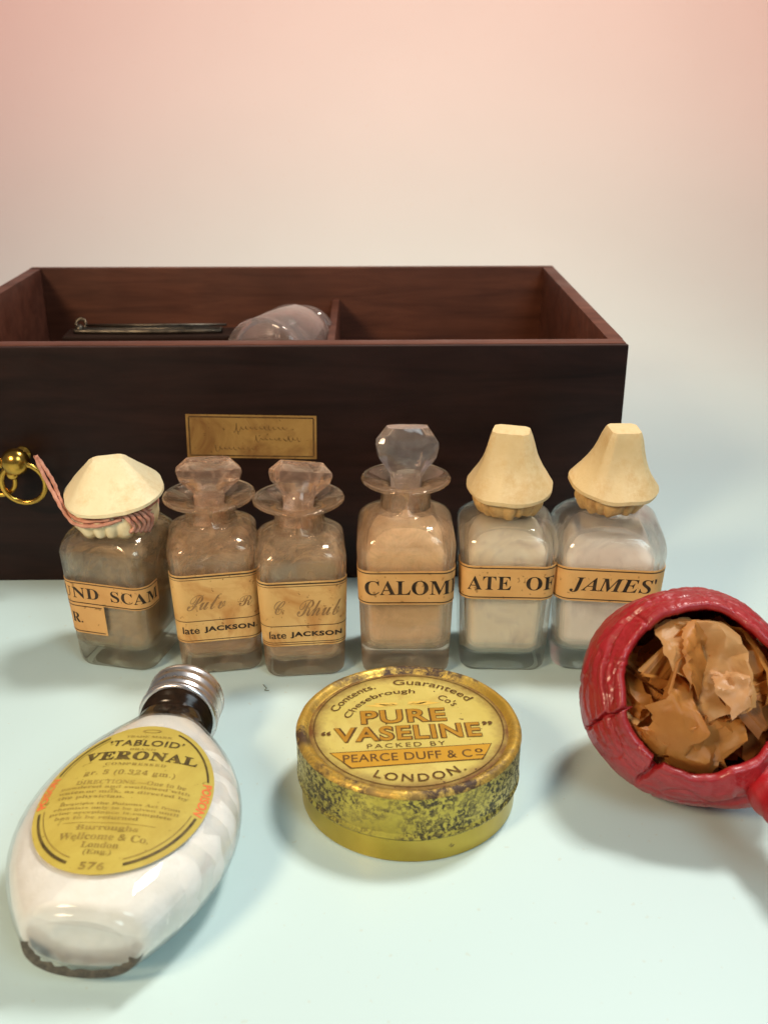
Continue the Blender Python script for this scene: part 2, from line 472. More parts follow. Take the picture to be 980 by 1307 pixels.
# brass handle
hd = mesh_obj('handle', *join([loft([circ(r, z, 32) for r, z in ((0.30, 0), (0.30, 0.08), (0.17, 0.12), (0.15, 0.5), (0.30, 0.6), (0.46, 0.75), (0.53, 0.95), (0.50, 1.17), (0.36, 1.36), (0.15, 1.46), (0.02, 1.47))]),
                                ]), M['brass'], dr, True, (-24.25, 0, 5.75), (R(90), 0, 0))
hd.scale = (1.08, 1.08, 1)
hd['label'] = 'brass ball knob and hanging rings'
def torus(R0, r, n=40, m=12, flat=1):
    return tube([(R0 * math.cos(2 * PI * i / n), R0 * math.sin(2 * PI * i / n) * flat, 0) for i in range(n)], r, m, True)
def ball(r, c=(0, 0, 0), n=20, m=12, sz=1.0):
    rings = [circ(r * math.sin(PI * (i + 0.02) / (m + 0.04)), -r * sz * math.cos(PI * (i + 0.02) / (m + 0.04)), n) for i in range(m + 1)]
    v, f = loft(rings); return [(a + c[0], b + c[1], d + c[2]) for a, b, d in v], f
# in handle space: x right, y up, z towards the viewer
mesh_obj('ring', *mapped(torus(0.80, 0.105), lambda x, y, z: (x + 0.20, y - 0.82, z + 1.05 + 0.10 * y)), M['brass'], hd)
mesh_obj('ring', *mapped(torus(0.62, 0.10), lambda x, y, z: (x - 0.78, y - 0.75, z + 0.85 + 0.10 * y)), M['brass'], hd)
mesh_obj('ring_eye', *ball(0.23, (-0.12, -0.42, 1.12)), M['brass'], hd)
mesh_obj('knob', *ball(0.30, (-0.95, -0.05, 0.8)), M['brass'], hd)

# ---------------------------------------------------------------- things in the drawer
rt = Matrix.Rotation(R(1.0), 3, 'Z')
def indr(x, y, z): v = rt @ Vector((x, y, 0)); return (v.x + 9.62, v.y + 39.97, z)
jr = empty('glass_jar', 'small clear glass jar lying on its side inside the open drawer', 'jar', indr(-15.1, 7.0, 5.82 + 1.93), (0, 0, R(-20)))
# axis along local y, base towards the camera
prj = [(0.02, 0.22), (1.25, 0.16), (1.45, 0.03), (1.70, -0.02), (1.88, 0.03), (1.95, 0.14), (1.93, 0.28), (1.86, 0.36), (1.90, 0.46), (1.86, 0.58), (1.90, 0.7), (1.91, 3.5), (1.80, 4.0), (1.45, 4.3), (1.40, 4.7), (1.55, 4.8), (1.55, 5.1), (1.25, 5.15),
       (1.22, 4.3), (1.62, 3.9), (1.74, 3.4), (1.74, 0.5), (1.5, 0.32), (0.02, 0.35)]
v, f = loft([circ(r, z, 48) for r, z in prj])
fix(mesh_obj('jar_body', [(x, z, y) for x, y, z in v], f, m_glass('jar_glass', (0.98, 0.97, 0.96), 0.35, 0.02, 0.0, (0.88, 0.74, 0.66), 0.09), jr))
cs = empty('shadow_toned_case', 'narrow added case, brown darkened to read as shadow, lying at the back of the open drawer', 'case', indr(-21.6, 14.5, 5.802), (0, 0, R(2)))
fix(mesh_obj('case_body', *box(-4.5, 4.5, -0.9, 0.9, 0, 1.25, 0.12), m_ink('shadow_brown', (0.022, 0.010, 0.007)), cs), 30)  # case added as a support; its dark brown stands in for shadow
fix(mesh_obj('case_lid', *box(-4.52, 4.52, -0.92, 0.92, 1.254, 1.55, 0.08), m_ink('shadow_brown_lid', (0.026, 0.012, 0.008)), cs), 30)
tw = empty('steel_tweezers', 'pair of dull steel tweezers lying on the shadow-brown case inside the drawer', 'tweezers', indr(-21.6, 14.3, 7.42), (0, 0, R(1.5)))
for s in (-1, 1):
    pth = [(-4.0, 0.06 * s, 0.05), (-3.3, 0.16 * s, 0.05), (0, 0.32 * s, 0.06), (2.6, 0.24 * s, 0.06), (3.7, 0.10 * s, 0.05)]
    mesh_obj('arm', *tube(spline(pth, 6), 0.15, 8), M['steel'], tw)
mesh_obj('joint', *ball(0.24, (-3.75, 0, 0.16), 16, 8), M['steel'], tw)
sp = empty('steel_probe', 'thin steel probe with a ring end lying across the tweezers in the drawer', 'probe', indr(-21.9, 14.35, 7.64), (0, R(-1.0), R(-3)))
mesh_obj('shaft', *tube([(-3.2, 0, 0.1), (0, 0, 0.1), (4.3, 0, 0.1)], 0.075, 8), M['steel'], sp)
mesh_obj('ring_end', *mapped(torus(0.26, 0.07, 24, 8), lambda x, y, z: (x - 3.45, y * 0.4 + 0.0, z + 0.16 + y)), M['steel'], sp)

# ---------------------------------------------------------------- bottles
def perim(t, h, r):
    s = 1 if t >= 0 else -1; t = abs(t); a = h - r; q = PI / 2 * r
    if t <= a: x, y = t, -h
    elif t <= a + q:
        g = (t - a) / r; x, y = a + r * math.sin(g), -a - r * math.cos(g)
    elif t <= a + q + 2 * a: x, y = h, -a + (t - a - q)
    else:
        g = min((t - a - q - 2 * a) / r, PI / 2); x, y = a + r * math.cos(g), a + r * math.sin(g)
    return s * x, y

class Bottle:
    def __init__(s, name, label, loc, yaw, h0, h1, zs, zn, nr, fz, FR, glass, lean=0, rc=0.5, base=0.6, group=None, flange=True, rshoulder=None):
        s.e = empty(name, label, 'bottle', loc, (0, R(lean), R(yaw)), group)
        s.h0, s.h1, s.zs, s.rc, s.nr, s.fz = h0, h1, zs, rc, nr, fz
        rg = [rsq(h0 * 0.30, h0 * 0.28, 0.10), rsq(h0 * 0.70, h0 * 0.4, 0.04), rsq(h0 * 0.86, rc * 0.9, 0.0), rsq(h0 * 0.94, rc, 0.05), rsq(h0 * 0.985, rc, 0.18)]
        for k in range(9):
            z = 0.4 + (zs - 0.4) * k / 8; rg.append(rsq(s.h(z), rc, z))
        for k in range(1, 9):
            a = PI / 2 * k / 9
            hh = nr + (h1 - nr) * math.cos(a) ** 0.9; z = zs + (zn - zs) * math.sin(a)
            rg.append(rsq(hh, rc + (hh - rc) * (k / 9) ** 1.2 if hh > rc else hh, z))
        rg.append(rsq(nr * 1.02, nr * 1.02, zn + 0.02))
        if flange:
            for r, z in ((nr * 0.97, zn + 0.15), (nr * 0.97, fz - 0.28), (nr * 1.05, fz - 0.16), (FR * 0.8, fz - 0.05), (FR * 0.96, fz + 0.03), (FR, fz + 0.09), (FR * 0.985, fz + 0.15), (FR * 0.9, fz + 0.14), (nr * 1.0, fz + 0.0), (nr * 0.72, fz - 0.08)):
                rg.append(rsq(r, r, z))
        else:
            for r, z in ((nr * 0.97, zn + 0.15), (nr * 0.97, fz - 0.25), (nr * 1.2, fz - 0.18), (nr * 1.25, fz - 0.08), (nr * 1.2, fz), (nr * 0.8, fz)):
                rg.append(rsq(r, r, z))
        wl = 0.17
        rg.append(rsq(nr * 0.66, nr * 0.66, fz - 0.2)); rg.append(rsq(nr * 0.64, nr * 0.64, zn))
        for k in range(8, 0, -1):
            a = PI / 2 * k / 9
            hh = nr * 0.64 + (h1 - wl - nr * 0.64) * math.cos(a) ** 0.9; z = zs - wl * 0.6 + (zn - zs) * math.sin(a)
            rg.append(rsq(hh, min(hh, rc - 0.12 + (hh - rc + 0.12) * (k / 9) ** 1.2), z))
        for k in range(8, -1, -1):
            z = base + 0.25 + (zs - base - 0.45) * k / 8; rg.append(rsq(s.h(z) - wl, rc - 0.12, z))
        rg.append(rsq(h0 - wl - 0.12, rc - 0.15, base + 0.04)); rg.append(rsq(h0 * 0.5, rc * 0.5, base - 0.02)); rg.append(rsq(h0 * 0.2, h0 * 0.18, base + 0.02))
        fix(mesh_obj('glass_body', *loft(rg), glass, s.e))
        s.wl = wl; s.base = base; s.zn = zn
    def h(s, z): return s.h0 + (s.h1 - s.h0) * min(1, z / s.zs)
    def band(s, t0, t1, z0, z1, mat, name='paper_label', off=0.02, wob=0.0, slope=0.0):
        nx = max(6, int((t1 - t0) / 0.09)); V, F = grid2(t0, t1, z0, z1, nx, 4)
        def fn(x, y, d):
            z = y + wob * math.sin(x * 1.7) + slope * x
            px, py = perim(x, s.h(z) + d, s.rc + d); return (px, py, z)
        s.fn = fn
        out = [fn(x, y, off) for x, y, _ in V]; inn = [fn(x, y, 0.004) for x, y, _ in V]
        n = len(V); ed = [i for i in range(nx + 1)], [4 * (nx + 1) + i for i in range(nx + 1)]
        F2 = [tuple(i + n for i in q[::-1]) for q in F]; side = []
        for e, fl in ((ed[0], False), (ed[1], True)):
            for i in range(nx):
                q = (e[i], e[i] + n, e[i + 1] + n, e[i + 1]); side.append(q[::-1] if fl else q)
        for c, fl in ((0, True), (nx, False)):
            for j in range(4):
                a, b = j * (nx + 1) + c, (j + 1) * (nx + 1) + c
                q = (a, a + n, b + n, b); side.append(q[::-1] if fl else q)
        o = mesh_obj(name, out + inn, F + F2 + side, mat, s.e)
        return fix(o, 50), fn
    def print(s, fn, items, mat, parent, name='lettering', off=0.028):
        V, F = join(items); return mesh_obj(name, [fn(x, y, off) for x, y, _ in V], F, mat, parent, False)
    def fill(s, top, mat, name='powder', z0=None, shrink=0.03, lump=0.0, sh_top=True):
        wl = s.wl + shrink; z0 = s.base + 0.06 if z0 is None else z0; rg = []
        rg.append(rsq(s.h0 * 0.3, s.h0 * 0.25, z0)); rg.append(rsq(s.h0 - wl - 0.16, s.rc - 0.2, z0))
        zt = min(top, s.zs - 0.35)
        for k in range(10):
            z = z0 + 0.22 + (zt - z0 - 0.22) * k / 9; rg.append(rsq(s.h(z) - wl, s.rc - 0.15, z))
        if top > s.zs - 0.35 and sh_top:
            for k in range(1, 9):
                a = PI / 2 * k / 9
                z = s.zs - (s.wl * 0.6 + shrink * 2) + (s.zn - s.zs) * math.sin(a)
                if z > top: break
                hh = s.nr * 0.64 + (s.h1 - wl - s.nr * 0.64) * math.cos(a) ** 0.9
                rg.append(rsq(hh - shrink, min(hh - shrink, s.rc - 0.15 + (hh - s.rc + 0.15) * (k / 9) ** 1.2), z))
        l = rg[-1]; rg.append([(x * 0.7, y * 0.7, z + 0.03) for x, y, z in l]); rg.append([(x * 0.2, y * 0.2, z + 0.06) for x, y, z in l])
        if lump:
            for r in rg[-4:]:
                for i, (x, y, z) in enumerate(r): r[i] = (x, y, z - lump * (0.5 + nz(x, y, s.h0 * 9, 1.1)))
        return fix(mesh_obj(name, *loft(rg), mat, s.e))
    def stopper(s, rx, ry, H, mat, tilt=(0, 0, 0), z=None):
        nr = s.nr; n = 24
        def ring(a, b, ch, z):   # octagonal section drawn with n points
            out = []
            for i in range(n):
                t = 2 * PI * i / n; c, q = math.cos(t), math.sin(t)
                k = 1 / max(abs(c) / a, abs(q) / b, (abs(c) / a + abs(q) / b) / ch)
                out.append((c * k, q * k, z))
            return out
        rg = [circ(nr * 0.50, -0.95, n), circ(nr * 0.60, -0.05, n), circ(nr * 0.62, 0.06, n), circ(nr * 0.60, 0.14, n), ring(rx * 0.62, ry * 0.95, 1.35, 0.14 + H * 0.14),
              ring(rx * 0.93, ry * 1.05, 1.5, 0.14 + H * 0.40), ring(rx, ry * 1.05, 1.55, 0.14 + H * 0.62), ring(rx * 0.98, ry, 1.6, 0.14 + H * 0.72), ring(rx * 0.66, ry * 0.62, 1.6, 0.14 + H)]
        o = fix(mesh_obj('stopper', *loft(rg), mat, s.e, True, (0, 0, s.fz + 0.02 if z is None else z), tuple(R(a) for a in tilt)), 16)
        return o
    def cap(s, prof, topx, topy, mat, seed, yaw=0, tilt=(0, 0), z0=0, off=(0, 0), rimwob=0.04, hexed=0):
        # prof: list of (radius factor 0..1 between rim and top, z); the section goes from a circle (rim) to a slab (top)
        n = 72; rg = []; Rr = prof[0][0]; zt = prof[-1][1]; zb = prof[0][1]
        for (r, z) in prof:
            f = max(0, min(1, (z - zb) / (zt - zb))) ** 1.0
            row = []
            for i in range(n):
                t = 2 * PI * i / n; c, q = math.cos(t), math.sin(t)
                k1 = r
                a = r * (1 + (topx / prof[-1][0] - 1) * f); b = r * (1 + (topy / prof[-1][0] - 1) * f)
                k2 = 1 / max(abs(c) / a, abs(q) / b, (abs(c) / a + abs(q) / b) / 1.72)
                g = f ** 0.75
                kk = k1 * (1 - g) + k2 * g
                kk *= 1 + rimwob * nz(c * 1.3 + seed, q * 1.3, z * 0.4) + 0.012 * nz(c * 5, q * 5 + seed, z * 2)
                row.append((c * kk, q * kk, z + 0.10 * (1 - f) * nz(c * 1.5, q * 1.5 + seed, 4.2)))
            rg.append(row)
        l = rg[-1]; rg.append([(x * 0.55, y * 0.55, z + 0.012) for x, y, z in l]); rg.append([(x * 0.15, y * 0.15, z + 0.015) for x, y, z in l])
        r0 = rg[0]
        inner = [[(x * k, y * k, z + d) for x, y, z in r0] for k, d in ((0.72, 0.10), (0.90, -0.03), (0.97, -0.05))]
        rg = inner + rg
        return fix(mesh_obj('leather_cap', *loft(rg), mat, s.e, True, (off[0], off[1], z0), (R(tilt[0]), R(tilt[1]), R(yaw))), 22)
    def frill(s, r0, zt, zb, mat, seed, folds=13, amp=0.16, flare=0.25, off=(0, 0)):
        n = 192; rows = []; m = 12
        def rad(a, u):
            ph = a * folds + 1.6 * nz(math.cos(a) * 1.4 + seed, math.sin(a) * 1.4, 0) * 3
            fold = abs(math.sin(ph / 2)) ** 0.7 - 0.55
            am = amp * (0.25 + 0.75 * u) * (0.65 + 0.7 * abs(nz(math.cos(a) * 2, math.sin(a) * 2 + seed, 5)))
            return r0 - 0.12 + 0.28 * math.sin(PI * min(1, 0.12 + u * 0.80)) + flare * u * u + am * fold * 1.4
        for k in range(m + 1):
            u = k / m; row = []
            for i in range(n):
                a = 2 * PI * i / n; r = rad(a, u)
                zz = zt + (zb - zt) * u * (1 + 0.16 * nz(math.cos(a) * 2.6, math.sin(a) * 2.6 + seed, 2))
                row.append((r * math.cos(a) + off[0], r * math.sin(a) + off[1], zz))
            rows.append(row)
        for k in range(m, -1, -1):
            rows.append([(x - off[0]) * (1 - 0.07) + off[0] and ((x - off[0]) * 0.92 + off[0], (y - off[1]) * 0.92 + off[1], z) or (x, y, z) for x, y, z in rows[k]])
        return fix(mesh_obj('frill', *loft(rows, False, False, True), mat, s.e))

GRP = 'square glass medicine bottles in a row before the drawer'
lab_tan = m_label('tan_label', (0.58, 0.31, 0.105), (0.69, 0.40, 0.15), (0.46, 0.20, 0.05), 0.5)
lab_tan2 = m_label('tan_label_right', (0.64, 0.345, 0.11), (0.74, 0.43, 0.16), (0.5, 0.22, 0.06), 0.4)
lab_stain = m_label('stained_label', (0.60, 0.34, 0.11), (0.74, 0.49, 0.20), (0.40, 0.13, 0.02), 0.9)
faint = m_ink('faded_brown_ink', (0.24, 0.12, 0.045), 0.55, (0.52, 0.33, 0.14), sc_=120)

def rules(t0, t1, zs, w=0.035):
    return [grid2(t0, t1, z - w / 2, z + w / 2, max(4, int((t1 - t0) / 0.1)), 1) for z in zs]

# B1: leftmost, cream cap and pink string
b1 = Bottle('medicine_bottle', 'bottle under a low wide cream leather cap with pink string and a torn label', (-9.42, 33.85, 0), -14, 1.52, 1.68, 4.55, 5.35, 0.95, 6.3, 1.5, M['glass_dirty'], lean=-1.2, rc=0.55, group=GRP, flange=False, base=0.75)
b1.fill(2.9, m_powder('grey_brown_powder', (0.30, 0.21, 0.115), (0.46, 0.34, 0.20), dirt=(0.12, 0.08, 0.05)), lump=0.3)
b1.fill(4.9, m_powder('brown_dust_film', (0.28, 0.19, 0.115), (0.48, 0.36, 0.24), alpha=(0.15, 0.85)), 'dust_film', z0=3.0, shrink=0.012)
lb, fn = b1.band(-2.3, 2.4, 2.62, 3.52, lab_tan, slope=-0.03)
b1.print(fn, [text('OUND', 'serif', -2.25, -0.15, 2.86, 3.30, 0.0, 1.05, 0.12), text('SCAM', 'serif', 0.32, 2.3, 2.86, 3.30, 0.0, 1.05, 0.12)] + rules(-2.3, 2.4, (2.68, 3.46)), M['ink'], lb)
lb, fn = b1.band(-2.3, -0.02, 1.42, 2.62, lab_tan, slope=-0.03)
lb['label'] = 'lower torn corner of label'
b1.print(fn, [text('R.', 'serif', -1.36, -0.92, 1.85, 2.25, 0, 1, 0.12)] + rules(-2.3, -0.1, (1.50, 2.54)), M['ink'], lb)
b1.cap([(1.66, 0), (1.78, 0.07), (1.76, 0.18), (1.48, 0.45), (1.18, 0.76), (0.88, 1.08), (0.64, 1.34), (0.52, 1.42)], 0.50, 0.24, M['leather1'], 3.1, yaw=24, tilt=(8, -3), z0=6.30, off=(0.05, 0), rimwob=0.08)
b1.frill(1.32, 6.25, 5.15, M['leather1'], 7.3, 13, 0.16, 0.05)
st = []
random.seed(5)
for k in range(4):
    n = 40; ph = random.random() * 6
    st.append(tube([((1.46 + 0.05 * math.sin(5 * t + ph)) * math.cos(t), (1.46 + 0.05 * math.sin(5 * t + ph)) * math.sin(t), 5.86 + 0.11 * (k - 1.5) + 0.09 * math.sin(2 * t + ph)) for t in [2 * PI * i / n for i in range(n)]], 0.05, 9, True, 0.5))
for k in range(5):   # the knot at the front right
    a = -0.9 + 0.12 * k; st.append(tube(spline([(1.5 * math.cos(a) + 0.02, 1.5 * math.sin(a), 6.05), (1.68 * math.cos(a + .1), 1.68 * math.sin(a + .1), 5.85), (1.62 * math.cos(a + .2), 1.62 * math.sin(a + .2), 5.55), (1.5 * math.cos(a + .12), 1.5 * math.sin(a + .12), 5.35 - 0.05 * k)], 6), 0.07, 9, False, 0.5))
st.append(tube(spline([(0.9, -1.25, 5.9), (0.2, -1.62, 5.75), (-0.7, -1.55, 5.72), (-1.35, -1.15, 6.0), (-1.75, -0.95, 6.5), (-2.08, -0.9, 7.2), (-2.30, -0.85, 7.85), (-2.02, -0.8, 7.35), (-1.78, -0.8, 6.85), (-1.62, -0.85, 6.35), (-1.2, -1.1, 5.9), (-0.4, -1.5, 5.82), (0.6, -1.5, 5.98)], 8), 0.068, 9, False, 0.5))
mesh_obj('string', *join(st), M['string'], b1.e)

# B2
b2 = Bottle('medicine_bottle', 'glass-stoppered bottle with stained label, second from left, beside the leather-capped string-tied one', (-6.02, 33.5, 0), 9, 1.44, 1.58, 4.75, 5.4, 0.90, 6.30, 1.62, M['glass_pink'], lean=-0.8, rc=0.5, group=GRP)
b2.fill(2.3, m_powder('brown_powder', (0.30, 0.17, 0.08), (0.48, 0.31, 0.17)), lump=0.4)
b2.fill(5.1, m_powder('pale_dust_film', (0.46, 0.30, 0.17), (0.78, 0.60, 0.42), alpha=(0.05, 0.6)), 'dust_film', z0=2.4, shrink=0.012)
lb, fn = b2.band(-1.9, 2.0, 1.42, 4.10, lab_stain)
b2.print(fn, [text('late', 'plain', -1.28, -0.68, 1.78, 2.06, 0.012, 1.0, 0.12), text('JACKSON.', 'plain', -0.52, 1.38, 1.78, 2.04, 0.045, 1.12, 0.12)] + rules(-1.9, 2.0, (1.50, 2.28), 0.025) + rules(-1.9, 2.0, (4.02,), 0.05) + rules(-1.9, 2.0, (3.92,), 0.02), M['ink'], lb)
b2.print(fn, [text('Pulv', 'script', -1.05, 0.3, 2.72, 3.32, 0, 1, 0.12, shear=0.4), text('R', 'script', 0.75, 1.25, 2.75, 3.15, 0, 1, 0.12)], faint, lb, 'handwriting')
b2.stopper(1.12, 0.52, 1.25, M['stopper'], (-8, 4, 6))

# B3
b3 = Bottle('medicine_bottle', 'glass-stoppered bottle with stained handwritten label, third from left', (-2.92, 33.25, 0), 5, 1.42, 1.57, 4.55, 5.25, 0.90, 6.28, 1.60, M['glass_pink'], lean=-0.4, rc=0.48, group=GRP)
b3.fill(1.6, m_powder('rhubarb_powder', (0.36, 0.23, 0.13), (0.54, 0.38, 0.24)), lump=0.3)
b3.fill(4.95, m_powder('grey_dust_film', (0.50, 0.39, 0.26), (0.82, 0.70, 0.54), alpha=(0.0, 0.5)), 'dust_film', z0=1.7, shrink=0.012)
lb, fn = b3.band(-1.8, 1.8, 1.36, 3.92, lab_stain)
b3.print(fn, [text('late', 'plain', -1.22, -0.62, 1.68, 1.96, 0.012, 1.0, 0.12), text('JACKSON', 'plain', -0.48, 1.36, 1.68, 1.94, 0.045, 1.12, 0.12)] + rules(-1.8, 1.8, (1.44, 1.52, 2.18), 0.025) + rules(-1.8, 1.8, (3.84,), 0.05) + rules(-1.8, 1.8, (3.74,), 0.02), M['ink'], lb)
b3.print(fn, [text('C', 'script', -1.0, -0.6, 2.66, 3.2, 0, 1, 0.12, shear=0.3), text('Rhub', 'script', -0.22, 1.35, 2.55, 3.2, 0, 1, 0.12, shear=0.3)], faint, lb, 'handwriting')
b3.stopper(1.08, 0.52, 1.22, M['stopper'], (-14, 12, 18))

# B4
b4 = Bottle('medicine_bottle', 'bottle with tall upright clear glass stopper and label reading CALOM', (0.76, 33.45, 0), 0.5, 1.56, 1.71, 5.0, 5.9, 0.90, 6.95, 1.56, M['glass_pink'], rc=0.5, group=GRP, base=1.0)
b4.fill(5.6, m_powder('pinkish_cream_powder', (0.80, 0.61, 0.43), (0.90, 0.76, 0.58), 45, dirt=(0.62, 0.44, 0.29)), shrink=0.11)
lb, fn = b4.band(-2.7, 2.7, 2.98, 4.28, lab_tan)
b4.print(fn, [text('CALOMEL', 'serif', -1.45, 2.62, 3.36, 3.92, 0.0, 1.0, 0.12)] + rules(-2.3, 2.3, (3.06, 4.20), 0.04), M['ink'], lb)
b4.stopper(1.06, 0.50, 1.78, M['stopper_clear'], (-3, 2, 8))

# B5
b5 = Bottle('medicine_bottle', 'tan leather-capped bottle with label reading ATE OF, against the dark drawer', (4.30, 33.75, 0), -1, 1.54, 1.70, 5.0, 5.75, 0.90, 6.5, 1.5, M['glass'], lean=0.6, rc=0.5, group=GRP, flange=False, base=0.62)
b5.fill(5.5, m_powder('cream_powder', (0.84, 0.68, 0.46), (0.92, 0.80, 0.60), 60, dirt=(0.60, 0.46, 0.34)), shrink=0.12)
lb, fn = b5.band(-2.4, 2.4, 3.02, 4.32, lab_tan2)
b5.print(fn, [text('ATE', 'serif', -1.42, 0.10, 3.40, 3.93, 0.0, 1.05, 0.12), text('OF', 'serif', 0.62, 1.68, 3.40, 3.93, 0.0, 1.0, 0.12)] + rules(-2.4, 2.4, (3.10, 4.24), 0.04), M['ink'], lb)
b5.cap([(1.40, 0), (1.50, 0.07), (1.50, 0.20), (1.36, 0.42), (1.18, 0.68), (1.03, 0.95), (0.89, 1.25), (0.77, 1.6), (0.67, 1.95), (0.59, 2.18), (0.56, 2.25)], 0.62, 0.36, M['leather2'], 8.7, yaw=-14, tilt=(8, 0), z0=6.58, off=(0.02, 0), rimwob=0.05)
b5.frill(1.06, 6.62, 5.82, M['leather3'], 1.9, 17, 0.15, 0.0)

# B6
b6 = Bottle('medicine_bottle', "tan leather-capped bottle with label reading JAMES', rightmost of the row", (7.93, 33.9, 0), -5, 1.76, 1.93, 4.7, 5.75, 0.95, 6.5, 1.5, M['glass'], lean=0.6, rc=0.6, group=GRP, flange=False, base=0.75)
b6.fill(5.35, m_powder('white_powder', (0.86, 0.74, 0.62), (0.93, 0.84, 0.73), 60, dirt=(0.66, 0.55, 0.46)), shrink=0.13, lump=0.5)
lb, fn = b6.band(-2.6, 2.6, 2.95, 4.25, lab_tan2)
b6.print(fn, [text("JAMES'", 'italic', -1.35, 1.62, 3.30, 3.92, 0.0, 1.0, 0.12)] + rules(-2.6, 2.6, (3.03, 4.17), 0.04), M['ink'], lb)
b6.cap([(1.42, 0), (1.54, 0.07), (1.53, 0.20), (1.37, 0.40), (1.17, 0.66), (1.00, 0.95), (0.86, 1.25), (0.74, 1.6), (0.65, 1.95), (0.57, 2.18), (0.53, 2.25)], 0.52, 0.40, M['leather2'], 14.2, yaw=14, tilt=(8, 2), z0=6.58, off=(0.05, 0), rimwob=0.05)
b6.frill(1.06, 6.62, 5.86, M['leather3'], 11.4, 15, 0.14, 0.0)

# ---------------------------------------------------------------- round tin
tin = empty('ointment_tin', 'round yellow tin with worn gold rim and printed lid in the centre foreground', 'tin', (0.72, 25.55, 0))
tin.scale = (1.02, 1.02, 1.07)
HT = 2.22
fix(mesh_obj('tin_base', *loft([circ(r, z, 128) for r, z in ((2.9, 0.02), (3.06, 0.0), (3.12, 0.05), (3.12, 1.02), (3.02, 1.06), (2.9, 1.06))]), m_tin('base'), tin), 40)
lidp = [(3.165, 0.82), (3.225, 0.80), (3.245, 0.86), (3.20, 0.93), (3.20, 1.00), (3.225, 1.06), (3.225, 2.00), (3.24, 2.08), (3.20, 2.18), (3.10, 2.235), (2.99, 2.21), (2.93, 2.13), (2.86, 2.09)]
def wob(ring, s): return [(x * (1 + 0.0035 * nz(x, y, z * 2 + s, 1.3)), y * (1 + 0.0035 * nz(x, y, z * 2 + s, 1.3)), z + 0.012 * nz(x, y, 9 + s, 2.2)) for x, y, z in ring]
side = [wob(circ(r, z, 160), 0) for r, z in lidp[:8]]
fix(mesh_obj('lid', *loft(side, False, False), m_tin('side'), tin))
top = [wob(circ(r, z, 160), 0) for r, z in lidp[7:]]
lid = mesh_obj('lid_rim', *loft(top, False, False), m_tin('rim'), tin); fix(lid); lid['label'] = 'gold lid rim worn to brown rust'
fc = mesh_obj('lid_face', *loft([circ(2.87, 2.092, 96), circ(2.80, 2.10, 96), circ(1.5, 2.112, 96), circ(0.1, 2.115, 96)], False, True), m_tinface(), tin)
fc['label'] = 'pale yellow printed lid face'
ti = m_ink('tin_ink', (0.075, 0.035, 0.012), 0.35, (0.30, 0.17, 0.05), 0.4)
to = m_ink('tin_ochre', (0.36, 0.17, 0.018), 0.4, (0.50, 0.28, 0.04), 0.35)
rr_ = rot2(R(4.5))
def place(items, z): return mapped(join([mapped(i, rr_) for i in items]), lambda x, y, q: (x, y, z))
def arc(s, r0, hgt, a0, a1, bold=0.0, flip=False, kind='plain', space=1.0):
    # glyphs bent on a circle; angles in degrees measured clockwise from the top
    rm = r0 + (hgt / 2); L = abs(R(a1 - a0)) * rm
    v, f = text(s, kind, 0, L, 0, hgt, bold, space, 0.12)
    out = []
    for x, y, _ in v:
        if not flip: a = R(a0) + x / rm; r = r0 + y
        else: a = R(a0) - x / rm; r = r0 + hgt - y
        out.append((r * math.sin(a), r * math.cos(a), 0))
    return out, f
dark = [text('PURE', 'plain', -1.36, 1.16, 0.17, 0.88, 0.055, 1.12), text('VASELINE', 'plain', -2.16, 2.06, -0.66, 0.07, 0.055, 1.10),
        text('“', 'plain', -2.52, -2.24, -0.28, -0.08, 0.03), text('”', 'plain', 2.14, 2.44, -0.12, 0.08, 0.03),
        text('PACKED BY', 'plain', -1.25, 0.95, -0.98, -0.78, -0.005, 1.3),
        text('PEARCE DUFF & C', 'plain', -1.95, 1.62, -1.58, -1.22, 0.01, 1.05), text('o', 'plain', 1.72, 1.94, -1.40, -1.21, 0.02), grid2(1.72, 1.94, -1.52, -1.48, 1, 1),
        arc('Contents.', 2.20, 0.27, -66, -21, 0.004), arc('Guaranteed', 2.20, 0.29, -6, 58, 0.004), arc('Chesebrough', 1.66, 0.30, -72, 12, 0.004), arc("Co's", 1.68, 0.28, 36, 57, 0.004),
        arc('LONDON.', 2.20, 0.33, 208, 147, 0.01, True, space=1.25)]
och = [text('PURE', 'plain', -1.34, 1.14, 0.19, 0.86, 0.018, 1.15), text('VASELINE', 'plain', -2.14, 2.04, -0.64, 0.05, 0.018, 1.12)]
def ribbon(g):
    return [(-2.28 - g, -1.12 + g), (2.22 + g, -1.02 + g), (2.05 + g * 0.6, -1.36), (1.86 + g, -1.66 - g), (-1.72 - g, -1.80 - g), (-2.0 - g * .6, -1.46)]
def poly(p): return [(x, y, 0) for x, y in p][::-1], [tuple(range(len(p)))]
def ringstrip(r0, r1, n=120):
    v, f = loft([circ(r0, 0, n), circ(r1, 0, n)], False, False); return v, f
mesh_obj('print_line', *place([poly(ribbon(0.035)), ringstrip(2.715, 2.745)], 2.119), ti, fc, False)
mesh_obj('print_ribbon', *place([poly(ribbon(0.0))], 2.123), m_ink('ribbon_ochre', (0.50, 0.27, 0.03), 0.4, (0.40, 0.19, 0.02), 0.35), fc, False)
orn = [(0.0, 0), (0.62, 12), (0.5, 32), (0.62, 148), (0.5, 168)]
pet = []
for a, L in ((6, 1.15), (22, 0.95), (158, 0.95), (174, 1.15), (42, 0.55), (138, 0.55)):
    c, s = math.cos(R(a)), math.sin(R(a)); q = [(0.18, 0), (L * 0.6, 0.09), (L, 0.0), (L * 0.6, -0.07)]
    pet.append(poly([(x * c - y * s - 0.05, 1.10 + x * s * 0.45 + y * c) for x, y in q][::-1]))
